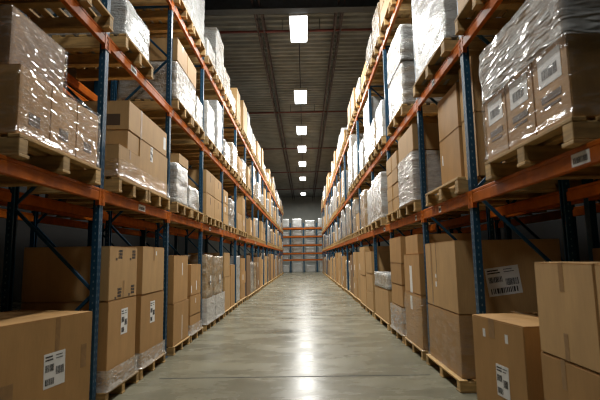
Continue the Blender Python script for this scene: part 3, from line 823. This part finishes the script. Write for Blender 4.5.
# roof steel
def hbeam(name, y):
    mb = MB(); mb.box(-XW, XW, y - 0.14, y + 0.14, 8.52, 8.55).box(-XW, XW, y - 0.14, y + 0.14, 9.10, 9.13).box(-XW, XW, y - 0.02, y + 0.02, 8.55, 9.10)
    struct(name, mb.mesh('girder', [M['girder']]))
n = 20
for y in (12.2,): hbeam(f'trim_{n}', y); n += 1
for x in (-1.36, -1.16, 1.06, 1.24):                        # open-web joists along the aisle, in pairs
    mb = MB(); mb.box(x - 0.025, x + 0.025, YF, YB, 9.02, 9.06).box(x - 0.02, x + 0.02, YF, YB, 8.66, 8.69)
    y = YF
    while y < YB - 1: mb.bar((x, y, 8.68), (x, y + 0.5, 9.03), 0.018, 0.018); mb.bar((x, y + 0.5, 9.03), (x, y + 1.0, 8.68), 0.018, 0.018); y += 1.0
    struct(f'trim_{n}', mb.mesh('joist', [M['joist']])); n += 1
def tube(a, b, r, mat, name, seg=10):
    a = Vector(a); b = Vector(b); bm = bmesh.new()
    bmesh.ops.create_cone(bm, cap_ends=True, segments=seg, radius1=r, radius2=r, depth=(b - a).length,
                          matrix=Matrix.Translation((a + b) / 2) @ (b - a).to_track_quat('Z', 'Y').to_matrix().to_4x4())
    me = bpy.data.meshes.new(name); bm.to_mesh(me); bm.free(); me.materials.append(M[mat])
    for p in me.polygons: p.use_smooth = True
    return me
for k, y in enumerate((13.8, 22.0, 29.6, 38.0, 47.5)):
    o = link('sprinkler_pipe', tube((-XW, y, 8.75), (XW, y, 8.75), 0.04, 'redpipe', 'sprinkler_pipe'))
    tag(o, f'dark red sprinkler pipe crossing under the roof, {ORD[k]} from the front', 'pipe', 'pipes under the roof')
    for x in (-4, -0.6, 0.6, 4):
        link('pipe_hanger', cached('hang', lambda: MB().box(-0.01, 0.01, -0.01, 0.01, 0.0, 0.36).mesh('pipe_hanger', [M['girder']])), o, (x, y, 8.785))
o = link('conduit', tube((-0.07, 6, 8.98), (-0.07, 52, 8.98), 0.02, 'girder', 'conduit')); tag(o, 'thin dark conduit running along the roof between the ceiling lamps', 'conduit')

# lamps
LY = [13.25, 19.2, 24.45, 28.75, 33.5, 39.8, 49.5]
def lamp(y, idx, x=-0.07, w=0.50, l=1.55, power=450, label=None):
    root = link('ceiling_light', None, None, (x, y, 8.5)); tag(root, label or f'bright rectangular ceiling light over the aisle, {ORD[idx]} from the front', 'light', 'lamps over the aisle')
    hm = cached('house', lambda: MB().box(-w / 2 - 0.03, w / 2 + 0.03, -l / 2 - 0.03, l / 2 + 0.03, 0.012, 0.10).box(-0.12, 0.12, -0.4, 0.4, 0.10, 0.17).mesh('housing', [M['housing']], 0.008))
    dm = cached('diff', lambda: MB().box(-w / 2, w / 2, -l / 2, l / 2, -0.025, 0.011).mesh('diffuser', [M['lamp']], 0.008))
    link('housing', hm, root); link('diffuser', dm, root)
    for s in (-1, 1): link('hanger_rod', cached('rod', lambda: MB().box(-0.008, 0.008, -0.008, 0.008, 0.10, 0.62).mesh('hanger_rod', [M['girder']])), root, (0, s * 0.35, 0))
    ld = bpy.data.lights.new('lamp_glow', 'AREA'); ld.shape = 'RECTANGLE'; ld.size = w; ld.size_y = l
    ld.energy = power; ld.color = (1.0, 0.985, 0.935); ld.spread = math.radians(180)
    lo = link('lamp_glow', ld, root, (0, 0, -0.04))
for k, y in enumerate(LY): lamp(y, k)
for k, y in enumerate((7.6, 2.2)):
    lamp(y, 0, power=(360, 130)[k], label=('rectangular ceiling light overhead just in front of the camera, above frame', 'rectangular ceiling light directly overhead of the camera, above frame')[k])

# ------------------------------------------------------------------ world, camera, colour
w = bpy.data.worlds.new('World'); S.world = w; w.use_nodes = True
w.node_tree.nodes['Background'].inputs[0].default_value = (0.6, 0.7, 0.8, 1); w.node_tree.nodes['Background'].inputs[1].default_value = 0.0
cam = bpy.data.cameras.new('camera'); co = link('camera', cam)
f = 457.0
dY = Vector((5, -58, -f)).normalized(); u = Vector((-59, 3616, -f)); u = (u - dY * u.dot(dY)).normalized(); r = dY.cross(u)
# rows of world->camera: columns r, dY, u ; camera->world is the transpose
co.matrix_world = Matrix.Translation((0, 0, 1.55)) @ Matrix((r, dY, u)).to_4x4()
cam.sensor_width = 36; cam.lens = f / 600 * 36; cam.clip_start = 0.05; cam.clip_end = 200
cam.dof.use_dof = True; cam.dof.focus_distance = 18.0; cam.dof.aperture_fstop = 2.2
S.camera = co

# past three hundred cartons, the smallest in the picture become one mass
if len(CARTONS) > 300:
    def size(o):
        v = Vector(o.location) - co.location; return (o.dimensions.z * max(o.dimensions.y, 0.2)) / max(1, v.length) ** 2
    bpy.context.view_layer.update()
    CARTONS.sort(key=lambda c: -size(c[0]))
    rest = [c[0] for c in CARTONS[300:]]
    verts, faces, mi = [], [], []
    names = ['tan', 'brown', 'dark']; mats = [M[k] for k in names]
    for o in rest:
        nv = len(verts); me = o.data
        verts += [tuple(o.matrix_world @ v.co) for v in me.vertices]; k = mats.index(me.materials[0])
        for p in me.polygons: faces.append(tuple(nv + q for q in p.vertices)); mi.append(k)
        for ch in list(o.children): bpy.data.objects.remove(ch)
        bpy.data.objects.remove(o)
    me = bpy.data.meshes.new('far_cartons'); me.from_pydata(verts, [], faces)
    for m in mats: me.materials.append(m)
    for p, k in zip(me.polygons, mi): p.material_index = k
    o = link('distant_cartons', me); o['kind'] = 'stuff'
    tag(o, 'tiny tan and brown cartons in the farthest bays of both racks', 'cartons')

S.cycles.filter_width = 1.1
S.view_settings.view_transform = 'Standard'; S.view_settings.look = 'None'
S.view_settings.exposure = 0.04; S.view_settings.gamma = 1.0; S.view_settings.use_curve_mapping = False
